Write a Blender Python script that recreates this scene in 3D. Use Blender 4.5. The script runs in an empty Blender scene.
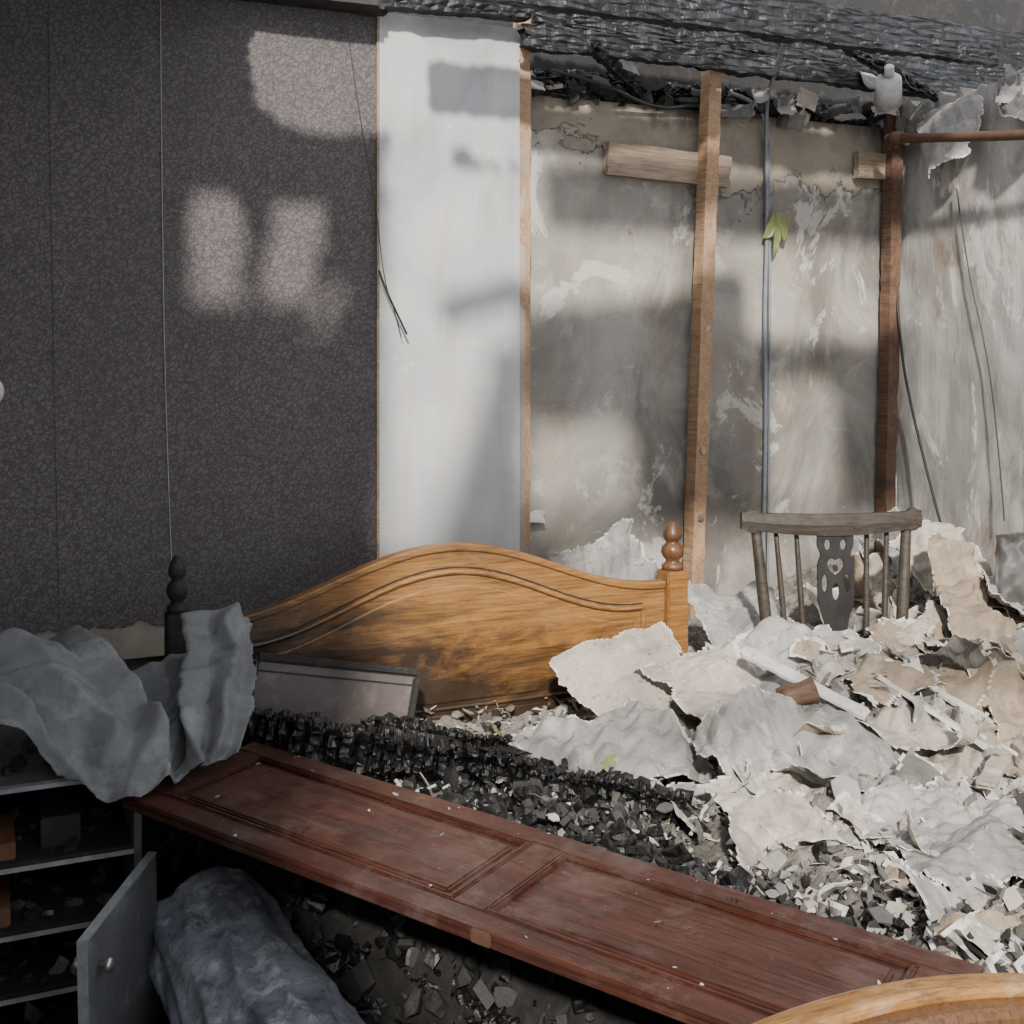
import bpy, bmesh, math, random
from mathutils import Vector, Matrix, noise, Euler
random.seed(7)
RD=math.radians
scene=bpy.context.scene
def link(o): bpy.context.collection.objects.link(o); return o
def N(x,y,z=0.0): return noise.noise(Vector((x,y,z)))
def sm(a,b,x):
    t=max(0,min(1,(x-a)/(b-a))); return t*t*(3-2*t)

# ---------------------------------------------------------------- materials
class M:
    def __init__(s,name,rough=.8,metal=0):
        s.m=bpy.data.materials.new(name); s.m.use_nodes=True; s.t=s.m.node_tree
        s.b=s.t.nodes["Principled BSDF"]; s.b.inputs["Roughness"].default_value=rough; s.b.inputs["Metallic"].default_value=metal
        s.tc=s.t.nodes.new("ShaderNodeTexCoord"); s.co=s.tc.outputs["Object"]
    def n(s,typ,**k):
        x=s.t.nodes.new(typ)
        for a,v in k.items(): setattr(x,a,v)
        return x
    def l(s,a,b): s.t.links.new(a,b)
    def map(s,scale=(1,1,1),rot=(0,0,0),src=None):
        x=s.n("ShaderNodeMapping"); x.inputs["Scale"].default_value=scale; x.inputs["Rotation"].default_value=rot
        s.l(src or s.co,x.inputs[0]); return x.outputs[0]
    def noise(s,sc,det=6,ro=.6,dist=0,src=None):
        x=s.n("ShaderNodeTexNoise"); x.inputs["Scale"].default_value=sc; x.inputs["Detail"].default_value=det
        x.inputs["Roughness"].default_value=ro; x.inputs["Distortion"].default_value=dist; s.l(src or s.co,x.inputs["Vector"]); return x.outputs[0]
    def vor(s,sc,feat="F1",src=None,out=0):
        x=s.n("ShaderNodeTexVoronoi",feature=feat); x.inputs["Scale"].default_value=sc; s.l(src or s.co,x.inputs["Vector"]); return x.outputs[out]
    def ramp(s,f,stops):
        x=s.n("ShaderNodeValToRGB"); e=x.color_ramp.elements
        while len(e)<len(stops): e.new(.5)
        for i,(p,c) in enumerate(stops):
            e[i].position=p; e[i].color=(c,c,c,1) if isinstance(c,(int,float)) else (*c,1)
        s.l(f,x.inputs[0]); return x.outputs[0]
    def mix(s,f,a,b,mode="MIX"):
        x=s.n("ShaderNodeMixRGB",blend_type=mode)
        for i,v in enumerate((f,a,b)):
            if isinstance(v,(int,float)): x.inputs[i].default_value=v if i==0 else (v,v,v,1)
            elif isinstance(v,tuple): x.inputs[i].default_value=(*v,1)
            else: s.l(v,x.inputs[i])
        return x.outputs[0]
    def sep(s,i):
        x=s.n("ShaderNodeSeparateXYZ"); s.l(s.co,x.inputs[0]); return x.outputs[i]
    def math(s,op,a,b):
        x=s.n("ShaderNodeMath",operation=op)
        for i,v in enumerate((a,b)):
            if isinstance(v,(int,float)): x.inputs[i].default_value=v
            else: s.l(v,x.inputs[i])
        return x.outputs[0]
    def col(s,c): 
        if isinstance(c,tuple): s.b.inputs["Base Color"].default_value=(*c,1)
        else: s.l(c,s.b.inputs["Base Color"])
        return s
    def bump(s,h,st=.3,d=.01):
        x=s.n("ShaderNodeBump"); x.inputs["Strength"].default_value=st; x.inputs["Distance"].default_value=d
        s.l(h,x.inputs["Height"]); s.l(x.outputs[0],s.b.inputs["Normal"]); return s

def stained(name,c1,c2,c3,sc=3,rough=.85,bs=.3,dirt=.5,dcol=(.03,.028,.026)):
    m=M(name,rough); a=m.noise(sc,8,.65,.6); b=m.noise(sc*3.1,8,.7,.2); f=m.noise(sc*14,4,.7)
    c=m.mix(m.ramp(a,[(.38,0),(.62,1)]),c1,c2); c=m.mix(m.ramp(b,[(.52,0),(.68,1)]),c,c3)
    c=m.mix(m.ramp(m.noise(sc*1.4,9,.75,.3,src=m.map((1,1,1),(1,2,.5))),[(.50,0),(.70,dirt*.9)]),c,tuple(v*.35 for v in c2))
    c=m.mix(m.ramp(f,[(.58,0),(.72,dirt)]),c,dcol)
    m.col(c).bump(f,bs,.004); return m.m
def solid(name,c,rough=.7,metal=0):
    m=M(name,rough,metal); f=m.noise(30,4); m.col(m.mix(m.ramp(f,[(.4,0),(.7,.5)]),c,tuple(v*.5 for v in c))); return m.m

m=M("wallpaper_print",.75)
mp=m.mix(.06,m.co,m.noise(30,2,.5,src=m.co),"ADD")
v=m.vor(62,"DISTANCE_TO_EDGE",src=mp); v2=m.vor(40,"F1",src=mp)
pat=m.mix(.5,m.ramp(v,[(.05,1),(.16,0)]),m.ramp(v2,[(.25,1),(.34,0),(.42,.8),(.5,0)]),"ADD")
c=m.mix(pat,(.136,.122,.122),(.068,.060,.062))
c=m.mix(m.ramp(m.noise(1.6,6,.6),[(.4,0),(.75,.4)]),c,(.050,.045,.046))
c=m.mix(m.ramp(m.noise(2.3,8,.7,.5,src=m.map((1,1,.4))),[(.55,0),(.75,.35)]),c,(.14,.13,.13))
c=m.mix(m.ramp(m.noise(120,2),[(.64,0),(.72,.25)]),c,(.4,.38,.38))
m.col(c).bump(pat,.15,.002); M_wallp=m.m
m=M("lining_board",.4); st=m.noise(5,6,.6,.3,src=m.map((3,1,.35)))
c=m.mix(m.ramp(m.noise(2.2,4,.5),[(.35,0),(.65,1)]),(.56,.555,.54),(.40,.42,.445))
c=m.mix(m.ramp(st,[(.5,0),(.75,.6)]),c,(.42,.36,.28)); c=m.mix(m.ramp(m.noise(12,6,.7),[(.62,0),(.72,.6)]),c,(.75,.75,.74))
c=m.mix(m.ramp(m.noise(2.5,8,.7,.5,src=m.map((1,1,.7),(0,1,0))),[(.50,0),(.66,.6)]),c,(.29,.30,.31))
m.col(c).bump(st,.1); M_board=m.m
m=M("cement_render",.9); a=m.noise(1.7,9,.62,.8); b=m.noise(5,9,.7,.6); f=m.noise(60,5,.7)
c=m.mix(m.ramp(a,[(.40,0),(.60,1)]),(.21,.198,.178),(.36,.338,.302))
c=m.mix(m.ramp(b,[(.54,0),(.66,.7)]),c,(.46,.437,.395))
c=m.mix(m.ramp(m.noise(2.6,9,.7,.8,src=m.map((1,1,.8),(.2,.6,1))),[(.52,0),(.66,.5)]),c,(.27,.21,.145))
c=m.mix(m.ramp(m.noise(2.2,9,.7,1.2,src=m.map((1,1,.55),(0,.3,0))),[(.50,0),(.64,.75)]),c,(.13,.12,.105))
c=m.mix(m.ramp(m.noise(3.0,10,.72,.6,src=m.map((1,1,.8),(.4,.1,2))),[(.57,0),(.60,.8)]),c,(.52,.50,.46))
zt=m.math("ADD",m.math("MULTIPLY",m.math("SUBTRACT",m.sep(2),1.99),1.6),m.math("MULTIPLY",m.math("SUBTRACT",m.noise(2.4,10,.68,.4),.5),2.8))
sk=m.ramp(zt,[(.28,0),(.30,1)]); c=m.mix(sk,c,m.mix(m.ramp(m.noise(6,6,.6),[(.4,0),(.6,1)]),(.31,.27,.21),(.22,.195,.16)))
c=m.mix(m.ramp(zt,[(.24,0),(.275,.85),(.29,.85),(.31,0)]),c,(.07,.06,.05))
# smoke staining under the wall head
so_=m.math("ADD",m.math("MULTIPLY",m.math("SUBTRACT",m.sep(2),2.33),6),m.math("MULTIPLY",m.math("SUBTRACT",m.noise(4,8,.7,src=m.map((1,1,.4))),.5),2.6))
c=m.mix(m.ramp(so_,[(.0,0),(.5,.85)]),c,(.03,.027,.024))
c=m.mix(m.ramp(f,[(.58,0),(.72,.45)]),c,(.11,.10,.085))
m.col(c).bump(m.mix(.5,m.mix(.4,b,f),sk,"ADD"),.6,.012); M_cement=m.m
m=M("plaster_skin",.85); c=m.mix(m.ramp(m.noise(4,7,.6),[(.4,0),(.6,1)]),(.38,.34,.28),(.26,.235,.20)); m.col(c).bump(m.noise(40),.3,.004); M_skim=m.m
m=M("peeling_wall",.85); a=m.noise(2.2,9,.65,.8,src=m.map((1,1,.45))); b=m.noise(6,9,.7,.5,src=m.map((1,1,.4)))
c=m.mix(m.ramp(a,[(.42,0),(.58,1)]),(.26,.25,.235),(.42,.405,.385)); c=m.mix(m.ramp(b,[(.54,0),(.57,.9)]),c,(.57,.555,.52))
c=m.mix(m.ramp(m.noise(3.3,9,.75,1,src=m.map((1,1,.3))),[(.52,0),(.62,.75)]),c,(.22,.15,.09))
c=m.mix(m.ramp(m.noise(2.7,9,.75,1,src=m.map((1,1,.4),(0,0,2))),[(.50,0),(.64,.7)]),c,(.12,.115,.11))
m.col(c).bump(b,.6,.012); M_peel=m.m
def wood(name,c1,c2,c3,rough=.4,axis=0,sc=1,burn=0,scr=0,coat=0,scol=(.28,.22,.20),scorch=False,ash=0):
    m=M(name,rough); S=[14*sc]*3; S[axis]=1.1*sc
    n1=m.noise(3,8,.65,1.2,src=m.map(tuple(S))); S2=[90*sc]*3; S2[axis]=3*sc
    n2=m.noise(2,4,.7,.2,src=m.map(tuple(S2)))
    c=m.mix(m.ramp(n1,[(.35,0),(.62,1)]),c1,c2); c=m.mix(m.ramp(n2,[(.48,0),(.62,.75)]),c,c3)
    if scr: c=m.mix(m.ramp(m.noise(7,9,.8,.3),[(.54,0),(.68,scr)]),c,scol)
    if burn:
        S3=[2.2]*3; S3[axis]=.9
        c=m.mix(m.ramp(m.noise(3.2,9,.75,.8,src=m.map(tuple(S3))),[(.54,0),(.70,burn)]),c,(.015,.012,.01))
    if scorch:
        g=m.math("ADD",m.math("MULTIPLY",m.sep(2),-3.2),m.math("MULTIPLY",m.sep(0),-.75))
        g=m.math("ADD",g,m.math("MULTIPLY",m.noise(5,9,.75,.6,src=m.map((.6,1,2.6))),3.0))
        c=m.mix(m.ramp(m.math("ADD",g,.74),[(.0,0),(.30,.5),(.7,.95)]),c,(.022,.014,.009))
    r=m.ramp(m.noise(9,6,.7),[(.4,rough*.7),(.7,min(1,rough*1.6))])
    if ash:
        dn=m.ramp(m.noise(3.5,10,.75,.4,src=m.map((1,1,1),(0,0,1))),[(.50,0),(.72,ash)]); c=m.mix(dn,c,(.17,.135,.12)); r=m.mix(dn,r,.85)
    m.col(c).bump(n2,.15,.002); m.b.inputs["Coat Weight"].default_value=coat
    m.l(r,m.b.inputs["Roughness"]); return m.m
M_oakh=wood("oak_veneer_scorched",(.33,.165,.052),(.235,.108,.030),(.12,.052,.016),.42,0,1,.6,0,.15,scorch=True)
M_oak=wood("oak_veneer",(.36,.19,.06),(.26,.12,.035),(.13,.055,.015),.42,0,1,.8,.55,.15,(.45,.36,.25))
M_oakd=wood("oak_turned",(.17,.080,.032),(.11,.050,.022),(.05,.022,.01),.4,2,1,.5)
M_mahog=wood("mahogany",(.078,.027,.018),(.048,.017,.012),(.018,.008,.006),.38,0,1,.65,.45,0,(.15,.11,.095),ash=.4)
M_soft=wood("softwood",(.46,.31,.185),(.36,.225,.13),(.20,.11,.06),.8,2,1,.3)
M_softh=wood("softwood_h",(.36,.28,.205),(.27,.205,.145),(.16,.115,.08),.85,0,1,.5)
M_softd=wood("softwood_dark",(.17,.092,.055),(.11,.060,.038),(.045,.028,.02),.8,2,1,.6)
M_chairw=wood("chair_wood",(.060,.046,.034),(.038,.029,.022),(.015,.012,.010),.6,0,1,.5,.35,0,(.17,.15,.13))
M_chaird=wood("chair_splat_wood",(.014,.012,.011),(.010,.009,.008),(.006,.005,.005),.6,2,1,.3)
def char(name,c0,c1,sc,mp,d=.02):
    m=M(name,.5); v=m.vor(sc,"DISTANCE_TO_EDGE",src=m.map(mp)); n_=m.noise(20,5,.7); g=m.noise(2.5,5,.6)
    c=m.mix(m.ramp(v,[(.02,0),(.2,1)]),c0,m.mix(m.ramp(n_,[(.4,0),(.65,1)]),tuple(q*.4 for q in c1),c1))
    c=m.mix(m.ramp(g,[(.45,0),(.6,.8)]),c,tuple(q*.5 for q in c0)); m.col(c).bump(m.mix(.3,v,n_),1,d); return m.m
M_char=char("charred_timber",(.003,.003,.003),(.018,.018,.019),22,(1,1,1.6))
M_charb=char("charred_timber_grain",(.004,.004,.005),(.036,.042,.050),6,(1.2,5,7),.02)
m=M("ash_rubble",.9); b=m.noise(22,8,.75)
g=m.math("ADD",m.math("ADD",m.sep(0),m.math("MULTIPLY",m.sep(1),.35)),m.math("MULTIPLY",m.noise(4,6,.7),.7))
blk=m.mix(m.ramp(b,[(.45,0),(.7,1)]),(.006,.0057,.0055),(.020,.0185,.017)); dst=m.mix(m.ramp(b,[(.35,0),(.65,1)]),(.09,.082,.072),(.28,.258,.225))
c=m.mix(m.ramp(m.math("ADD",g,.55),[(.0,0),(.35,1)]),blk,dst); m.col(c).bump(b,.8,.012); M_ash=m.m
M_pg=stained("paper_grey",(.33,.32,.305),(.22,.213,.203),(.43,.415,.395),4,.9,.3,.65)
M_pb=stained("paper_beige",(.41,.368,.31),(.30,.267,.225),(.49,.452,.39),4,.9,.3,.65)
M_pw=stained("paper_white",(.60,.58,.54),(.46,.44,.41),(.68,.665,.63),4,.85,.2,.5)
M_pt=stained("paper_brown",(.31,.245,.175),(.21,.165,.12),(.41,.345,.265),4)
M_pd=stained("paper_dark",(.15,.143,.132),(.10,.095,.088),(.22,.21,.195),4)
M_cloth=stained("soot_cloth",(.175,.184,.19),(.125,.132,.138),(.23,.24,.243),3,.9,.5,.4)
M_duvet=stained("duvet_cloth",(.30,.325,.375),(.11,.12,.15),(.52,.535,.57),5,.8,.4,.8)  # pale streaks put whitish-blue highlights into the cloth colour
M_blk=stained("burnt_black",(.012,.012,.012),(.02,.019,.018),(.045,.042,.04),6,.7,.8)
M_dkg=stained("dirty_grey",(.10,.098,.094),(.06,.058,.056),(.17,.165,.155),4,.6,.3)
M_cab=stained("cabinet_laminate",(.13,.137,.143),(.08,.084,.09),(.20,.21,.215),4,.5,.2)
M_cabe=stained("cabinet_edge",(.26,.28,.30),(.18,.195,.21),(.33,.35,.36),5,.5,.2)
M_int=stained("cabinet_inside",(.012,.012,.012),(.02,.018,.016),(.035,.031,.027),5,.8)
M_taupe=stained("taupe_vinyl",(.125,.103,.098),(.10,.082,.078),(.17,.145,.135),5,.6,.2,.3)
M_book=stained("book_brown",(.17,.075,.035),(.11,.05,.025),(.2,.14,.07),8,.7)
M_rust=solid("rusty_steel",(.11,.06,.037),.6,.3); M_cable=solid("grey_cable",(.20,.215,.24),.5); M_bcable=solid("black_cable",(.02,.02,.02),.5)
M_metal=solid("zinc_screw",(.5,.48,.45),.3,.8); M_leaf=solid("leaf_green",(.20,.24,.08),.5); M_wht=solid("white_plastic",(.6,.6,.58),.4)
M_floor=stained("floor_ash",(.05,.047,.045),(.03,.03,.03),(.12,.11,.1),4,.95,.8)
M_ceil=stained("sooty_ceiling",(.05,.046,.044),(.025,.024,.023),(.10,.095,.09),3,.9,.6)
M_frame=stained("painted_trim",(.30,.335,.365),(.20,.225,.25),(.42,.45,.47),4,.5)

# ---------------------------------------------------------------- mesh helpers
def obj(name,bm,mats,parent=None,smooth=False,loc=None,rot=None):
    me=bpy.data.meshes.new(name); bm.normal_update(); bm.to_mesh(me); bm.free()
    for mm in (mats if isinstance(mats,list) else [mats]): me.materials.append(mm)
    if smooth:
        for p in me.polygons: p.use_smooth=True
    o=link(bpy.data.objects.new(name,me))
    if loc: o.location=loc
    if rot: o.rotation_euler=rot
    if parent: o.parent=parent
    return o
def empty(name,loc=(0,0,0),rot=(0,0,0)):
    e=link(bpy.data.objects.new(name,None)); e.location=loc; e.rotation_euler=rot; e.empty_display_size=.1; return e
def addbox(bm,x0,x1,y0,y1,z0,z1,mi=0,mat=None):
    vs=[bm.verts.new((x,y,z)) for x in (x0,x1) for y in (y0,y1) for z in (z0,z1)]
    if mat: 
        for v in vs: v.co=mat@v.co
    for f in ((0,1,3,2),(4,6,7,5),(0,4,5,1),(2,3,7,6),(0,2,6,4),(1,5,7,3)):
        fc=bm.faces.new([vs[i] for i in f]); fc.material_index=mi
    return vs
def box(name,x0,x1,y0,y1,z0,z1,mat,parent=None,bev=0,loc=None,rot=None):
    bm=bmesh.new(); addbox(bm,x0,x1,y0,y1,z0,z1)
    if bev: bmesh.ops.bevel(bm,geom=bm.edges[:],offset=bev,segments=2,affect='EDGES')
    bmesh.ops.recalc_face_normals(bm,faces=bm.faces)
    return obj(name,bm,mat,parent,loc=loc,rot=rot)
def rough_beam(name,p0,p1,w,h,mat,amp=.006,cell=.03,parent=None,roll=0,block=0):
    p0=Vector(p0);p1=Vector(p1);L=(p1-p0).length; n=max(4,int(L/cell)); k=6
    bm=bmesh.new(); rings=[]
    sd=random.random()*50
    for i in range(n+1):
        t=i/n; ring=[]; sc=1+(.45*N(t*L*4,sd,2) if block else 0); wob=.02*N(t*L*3,sd,8) if block else 0
        for q in range(4*k):
            s_,j=divmod(q,k); u=j/k*2-1
            a,b=[(u,-1),(1,u),(-u,1),(-1,-u)][s_]
            co=Vector((t*L,a*w/2*sc,b*h/2*sc))
            nn=noise.noise(co*9+Vector((sd,0,0)))*amp*1.2+noise.noise(co*35+Vector((sd,0,0)))*amp
            if block: 
                fr=abs(((t*L/block)+.6*N(a*3,b*3,sd)+1.6*N(t*L*7,a,sd))%1-.5)*2
                nn-= amp*2.2*max(0,fr-.72)/.28
                nn-= amp*1.2*max(0,abs(((a+b)*1.3+.8*N(t*L*20,sd,3))%1-.5)*2-.75)/.25
            if i in (0,n): co.x+=N(a*4,b*4,sd)*amp*5
            d=Vector((0,a,b)).normalized(); co+=d*nn; co.z+=wob; co.y+=wob; ring.append(bm.verts.new(co))
        rings.append(ring)
    for i in range(n):
        for q in range(4*k):
            bm.faces.new((rings[i][q],rings[i][(q+1)%(4*k)],rings[i+1][(q+1)%(4*k)],rings[i+1][q]))
    bm.faces.new(rings[0][::-1]); bm.faces.new(rings[-1])
    bmesh.ops.recalc_face_normals(bm,faces=bm.faces)
    d=(p1-p0).normalized()
    up=Vector((0,0,1)) if abs(d.z)<.9 else Vector((0,-1,0))
    y=up.cross(d).normalized(); z=d.cross(y)
    mt=Matrix((d,y,z)).transposed().to_4x4()@Matrix.Rotation(roll,4,'X'); mt.translation=p0
    o=obj(name,bm,mat,parent); o.matrix_world=mt; return o
def tube(name,pts,r,mat,parent=None,cyc=False):
    cu=bpy.data.curves.new(name,'CURVE'); cu.dimensions='3D'; cu.bevel_depth=r; cu.bevel_resolution=3; cu.use_fill_caps=True
    sp=cu.splines.new('NURBS'); sp.points.add(len(pts)-1)
    for i,p in enumerate(pts): sp.points[i].co=(*p,1)
    sp.use_endpoint_u=True; sp.order_u=3; sp.use_cyclic_u=cyc; cu.materials.append(mat)
    o=link(bpy.data.objects.new(name,cu)); 
    if parent: o.parent=parent
    return o
def lathe(name,prof,mat,parent=None,loc=(0,0,0),seg=24):
    bm=bmesh.new(); rs=[]
    for r,z in prof: rs.append([bm.verts.new((r*math.cos(2*math.pi*i/seg),r*math.sin(2*math.pi*i/seg),z)) for i in range(seg)])
    for a,b in zip(rs,rs[1:]):
        for i in range(seg): bm.faces.new((a[i],a[(i+1)%seg],b[(i+1)%seg],b[i]))
    bm.faces.new(rs[0][::-1]); bm.faces.new(rs[-1]); 
    return obj(name,bm,mat,parent,True,loc)
def catm(P,t):
    n=len(P)-1; x=t*n; i=min(int(x),n-1); f=x-i
    p0=P[max(i-1,0)];p1=P[i];p2=P[i+1];p3=P[min(i+2,n)]
    return .5*((2*p1)+(-p0+p2)*f+(2*p0-5*p1+4*p2-p3)*f*f+(-p0+3*p1-3*p2+p3)*f**3)
def tri(x): return abs((x%1)*2-1)*2-1
class Crumple:
    """planar facets with sharp creases: triangle waves running in random directions"""
    def __init__(s,seed,freq):
        r=random.Random(seed*1.37+.1); s.w=[]
        for k,(a,f) in enumerate(((1,.5),(.8,.75),(.6,1.2),(.42,2.0),(.25,3.3),(.13,5.5))):
            t=r.uniform(0,math.pi); s.w.append((a*r.uniform(.6,1.2),math.cos(t)*f*freq,math.sin(t)*f*freq,r.random(),r.random()*50))
    def __call__(s,x,y):
        q=0
        for a,cx_,cy_,ph,sd in s.w: q+=a*tri(x*cx_+y*cy_+ph+.35*N(x*1.3+sd,y*1.3))
        return q*.5
def grid_sheet(bm,fn,nu,nv,wm,hm,amp=.02,freq=2.5,rag=.08,mi=0,seed=0,edge_mi=None,soft=False,frill=.08,lift=.6,folds=None):
    cr=Crumple(seed,freq); er=Crumple(seed+5.5,5.0); vs={}; mn=min(wm,hm)
    for i in range(nu+1):
        for j in range(nv+1):
            u=i/nu;v=j/nv; p=fn(u,v); e=.02
            du=fn(min(1,u+e),v)-fn(max(0,u-e),v); dv=fn(u,min(1,v+e))-fn(u,max(0,v-e)); nn=du.cross(dv)
            if nn.length>0: nn.normalize()
            if nn.z<0: nn=-nn
            x=u*wm*3;y=v*hm*3
            if soft: q=amp*(N(x*freq+seed,y*freq*.6,seed)*1.3+.5*N(x*freq*2.3,y*freq*1.4+seed,1)-.7*abs(N(x*freq*1.1,y*freq*.5+seed,9)))
            else: q=amp*cr(x,y)
            if folds:
                for (a0,b0,a1,b1,wd_,ht) in folds:
                    A=Vector((a0*wm,b0*hm));B=Vector((a1*wm,b1*hm));P=Vector((u*wm+.03*N(u*5,v*5,3),v*hm+.03*N(u*5,v*5,8)));ab=B-A
                    t=(P-A).dot(ab)/ab.length_squared; tt=max(0,min(1,t)); dd_=(P-(A+ab*tt)).length
                    q+=ht*max(0,1-dd_/wd_)**1.4
            ed=min(u*wm,(1-u)*wm,v*hm,(1-v)*hm)/(mn*.38)
            if ed<1: q+=lift*amp*1.6*(1-ed)**2*(.35+2*N(u*2.3+seed,v*2.3,seed*.7))
            vs[i,j]=p+nn*q
    bv={}
    def gv(i,j):
        if (i,j) not in bv: bv[i,j]=bm.verts.new(vs[i,j])
        return bv[i,j]
    for i in range(nu):
        for j in range(nv):
            u=(i+.5)/nu;v=(j+.5)/nv
            e=min(u*wm,(1-u)*wm,v*hm,(1-v)*hm); x=u*wm;y=v*hm
            th=rag*mn*(1.0+1.1*er(x,y)+.5*N(x*9+seed*2,y*9-seed,3.3))+.004*frill*8*N(x*60+seed,y*60,1.3)
            if e<th: continue
            f=bm.faces.new((gv(i,j),gv(i+1,j),gv(i+1,j+1),gv(i,j+1))); f.smooth=soft
            f.material_index=edge_mi if (edge_mi is not None and e<th+.003+.014*max(0,N(x*12,y*12,seed))) else mi
def ctrl_fn(C):
    C=[[Vector(p) for p in r] for r in C]
    def fn(u,v): return catm([catm(r,u) for r in C],v)
    return fn
def sheet(name,C,mats,cell=.0065,amp=.02,freq=2.5,rag=.08,seed=1,th=.0025,edge=True,soft=False,frill=.08,lift=.6,folds=None):
    fn=ctrl_fn(C); wm=sum((fn((k+1)/8,.5)-fn(k/8,.5)).length for k in range(8)); hm=sum((fn(.5,(k+1)/8)-fn(.5,k/8)).length for k in range(8))
    bm=bmesh.new(); grid_sheet(bm,fn,max(6,int(wm/cell)),max(6,int(hm/cell)),wm,hm,amp,freq,rag,0,seed,1 if edge else None,soft,frill,lift,folds)
    o=obj(name,bm,mats,None,folds is not None); s=o.modifiers.new("s",'SOLIDIFY'); s.thickness=th; return o
def patch_fn(c,w,h,eu,curl):
    R=Euler(eu).to_matrix(); c=Vector(c)
    def fn(u,v):
        x=(u-.5)*w;y=(v-.5)*h
        if abs(curl)>.01:
            r=w/curl; a=x/r; p=Vector((r*math.sin(a),y,r*(math.cos(a)-1)))
        else: p=Vector((x,y,0))
        return c+R@p
    return fn

# ---------------------------------------------------------------- sun direction & room shell
SUN=Vector((.35,.75,-.55)).normalized()
HC=2.56
box("floor",-2.6,2.0,-5,.2,-.1,0,M_floor)
box("shade_wall_left",-2.5,-2.35,-5,.2,0,2.56,M_peel)  # unseen wall, added to keep the left side dark
box("wall_back",-2.35,.05,.005,.04,.60,HC,M_skim)
box("wall_back_masonry",-2.35,1.72,.10,.30,0,2.38,M_cement)
bm=bmesh.new(); vv={}
nu,nv=240,120
for i in range(nu+1):
    for j in range(nv+1):
        u=i/nu;v=j/nv;p=Vector((-2.35+1.885*u,0.0,.70+1.86*v))
        if j==0: p.z+=.02*N(u*30,1)+.012*N(u*90,2)
        p.y=-.002+.003*N(u*7,v*7)*0.6
        vv[i,j]=bm.verts.new(p)
for i in range(nu):
    for j in range(nv): bm.faces.new((vv[i,j],vv[i+1,j],vv[i+1,j+1],vv[i,j+1]))
obj("wallpaper",bm,M_wallp)
M_seam=solid("seam_white",(.36,.34,.34))
tube("trim_1",[(-1.133,-.004,2.54),(-1.128,-.004,1.9),(-1.118,-.005,1.3),(-1.095,-.004,.72)],.0016,M_seam)
tube("trim_2",[(-1.44,-.004,2.54),(-1.43,-.004,1.6),(-1.41,-.004,.75)],.0010,M_wallp)
box("lining_panel",-.466,.024,-.012,.004,.62,2.57,M_board,bev=.002)
box("trim_3",-.472,-.464,-.014,.004,.62,2.57,M_softh)
rough_beam("timber_stud",(.045,.03,.2),(.045,.02,2.62),.05,.035,M_soft,.003)
rough_beam("timber_stud.001",(.715,.045,.2),(.80,.02,2.58),.05,.062,M_soft,.003)
rough_beam("timber_stud.002",(1.61,.05,.2),(1.665,.05,2.56),.05,.055,M_softd,.004)
rough_beam("timber_noggin",(.395,.07,2.175),(.90,.065,2.155),.03,.115,M_softh,.003)
rough_beam("timber_noggin.001",(1.50,.075,2.22),(1.67,.075,2.22),.03,.10,M_softh,.003)
bm=bmesh.new(); vv={}
for i in range(241):
    for j in range(101):
        y=.1-i*.02; z=j/100*(2.46+.05*N(y*3,2)+.04*N(y*12,5)+.03*N(y*40,5))
        vv[i,j]=bm.verts.new((1.72+.008*N(y*4,z*4)+.004*N(y*15,z*9),y,z))
for i in range(240):
    for j in range(100): bm.faces.new((vv[i,j],vv[i,j+1],vv[i+1,j+1],vv[i+1,j]))
o=obj("wall_right",bm,M_peel); s_=o.modifiers.new("s",'SOLIDIFY'); s_.thickness=.12; s_.offset=1
rough_beam("trim_4",(1.68,-.68,.80),(1.69,-.70,1.95),.03,.07,M_frame,.003)
# wall head timbers and the added backdrop behind them
box("void_backdrop",-.4,5.0,.55,.6,2.0,3.6,M_blk)  # black sheet added to stand for the dark void and hide the sky
box("wall_plate",-.3,1.66,.12,.28,2.38,2.42,M_char)
rough_beam("charred_joist",(-.45,-.36,2.605),(3.4,-.36,2.60),.05,.13,M_charb,.010,.012)
rough_beam("charred_joist.001",(.02,-.06,2.53),(3.4,-.06,2.515),.05,.075,M_charb,.010,.012)
rough_beam("charred_joist.002",(.2,.25,2.75),(3.6,.2,2.70),.05,.16,M_charb,.012,.015)
rough_beam("shade_joist",(-.4,-1.15,2.95),(2.3,-1.15,2.95),.06,.20,M_charb,.010,.03)  # unseen, added overhead to cast a shadow band on the back wall
rough_beam("charred_batten",(-.9,-.05,2.57),(.02,-.07,2.60),.06,.035,M_char,.006,.02)
rough_beam("charred_batten.001",(1.2,-.2,2.60),(1.72,-.12,2.46),.03,.04,M_char,.008,.015,block=.04)
rough_beam("charred_batten.002",(.25,-.12,2.50),(.55,.1,2.42),.03,.05,M_char,.008,.015,block=.04)
rough_beam("charred_batten.003",(.05,.12,2.46),(1.7,.14,2.44),.04,.04,M_char,.01,.015,block=.04)
rough_beam("charred_batten.004",(.12,.08,2.40),(.75,.16,2.45),.03,.045,M_char,.008,.012,block=.04)
rough_beam("charred_batten.005",(.85,.10,2.46),(1.4,.12,2.40),.03,.045,M_char,.008,.012,block=.04)
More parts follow.
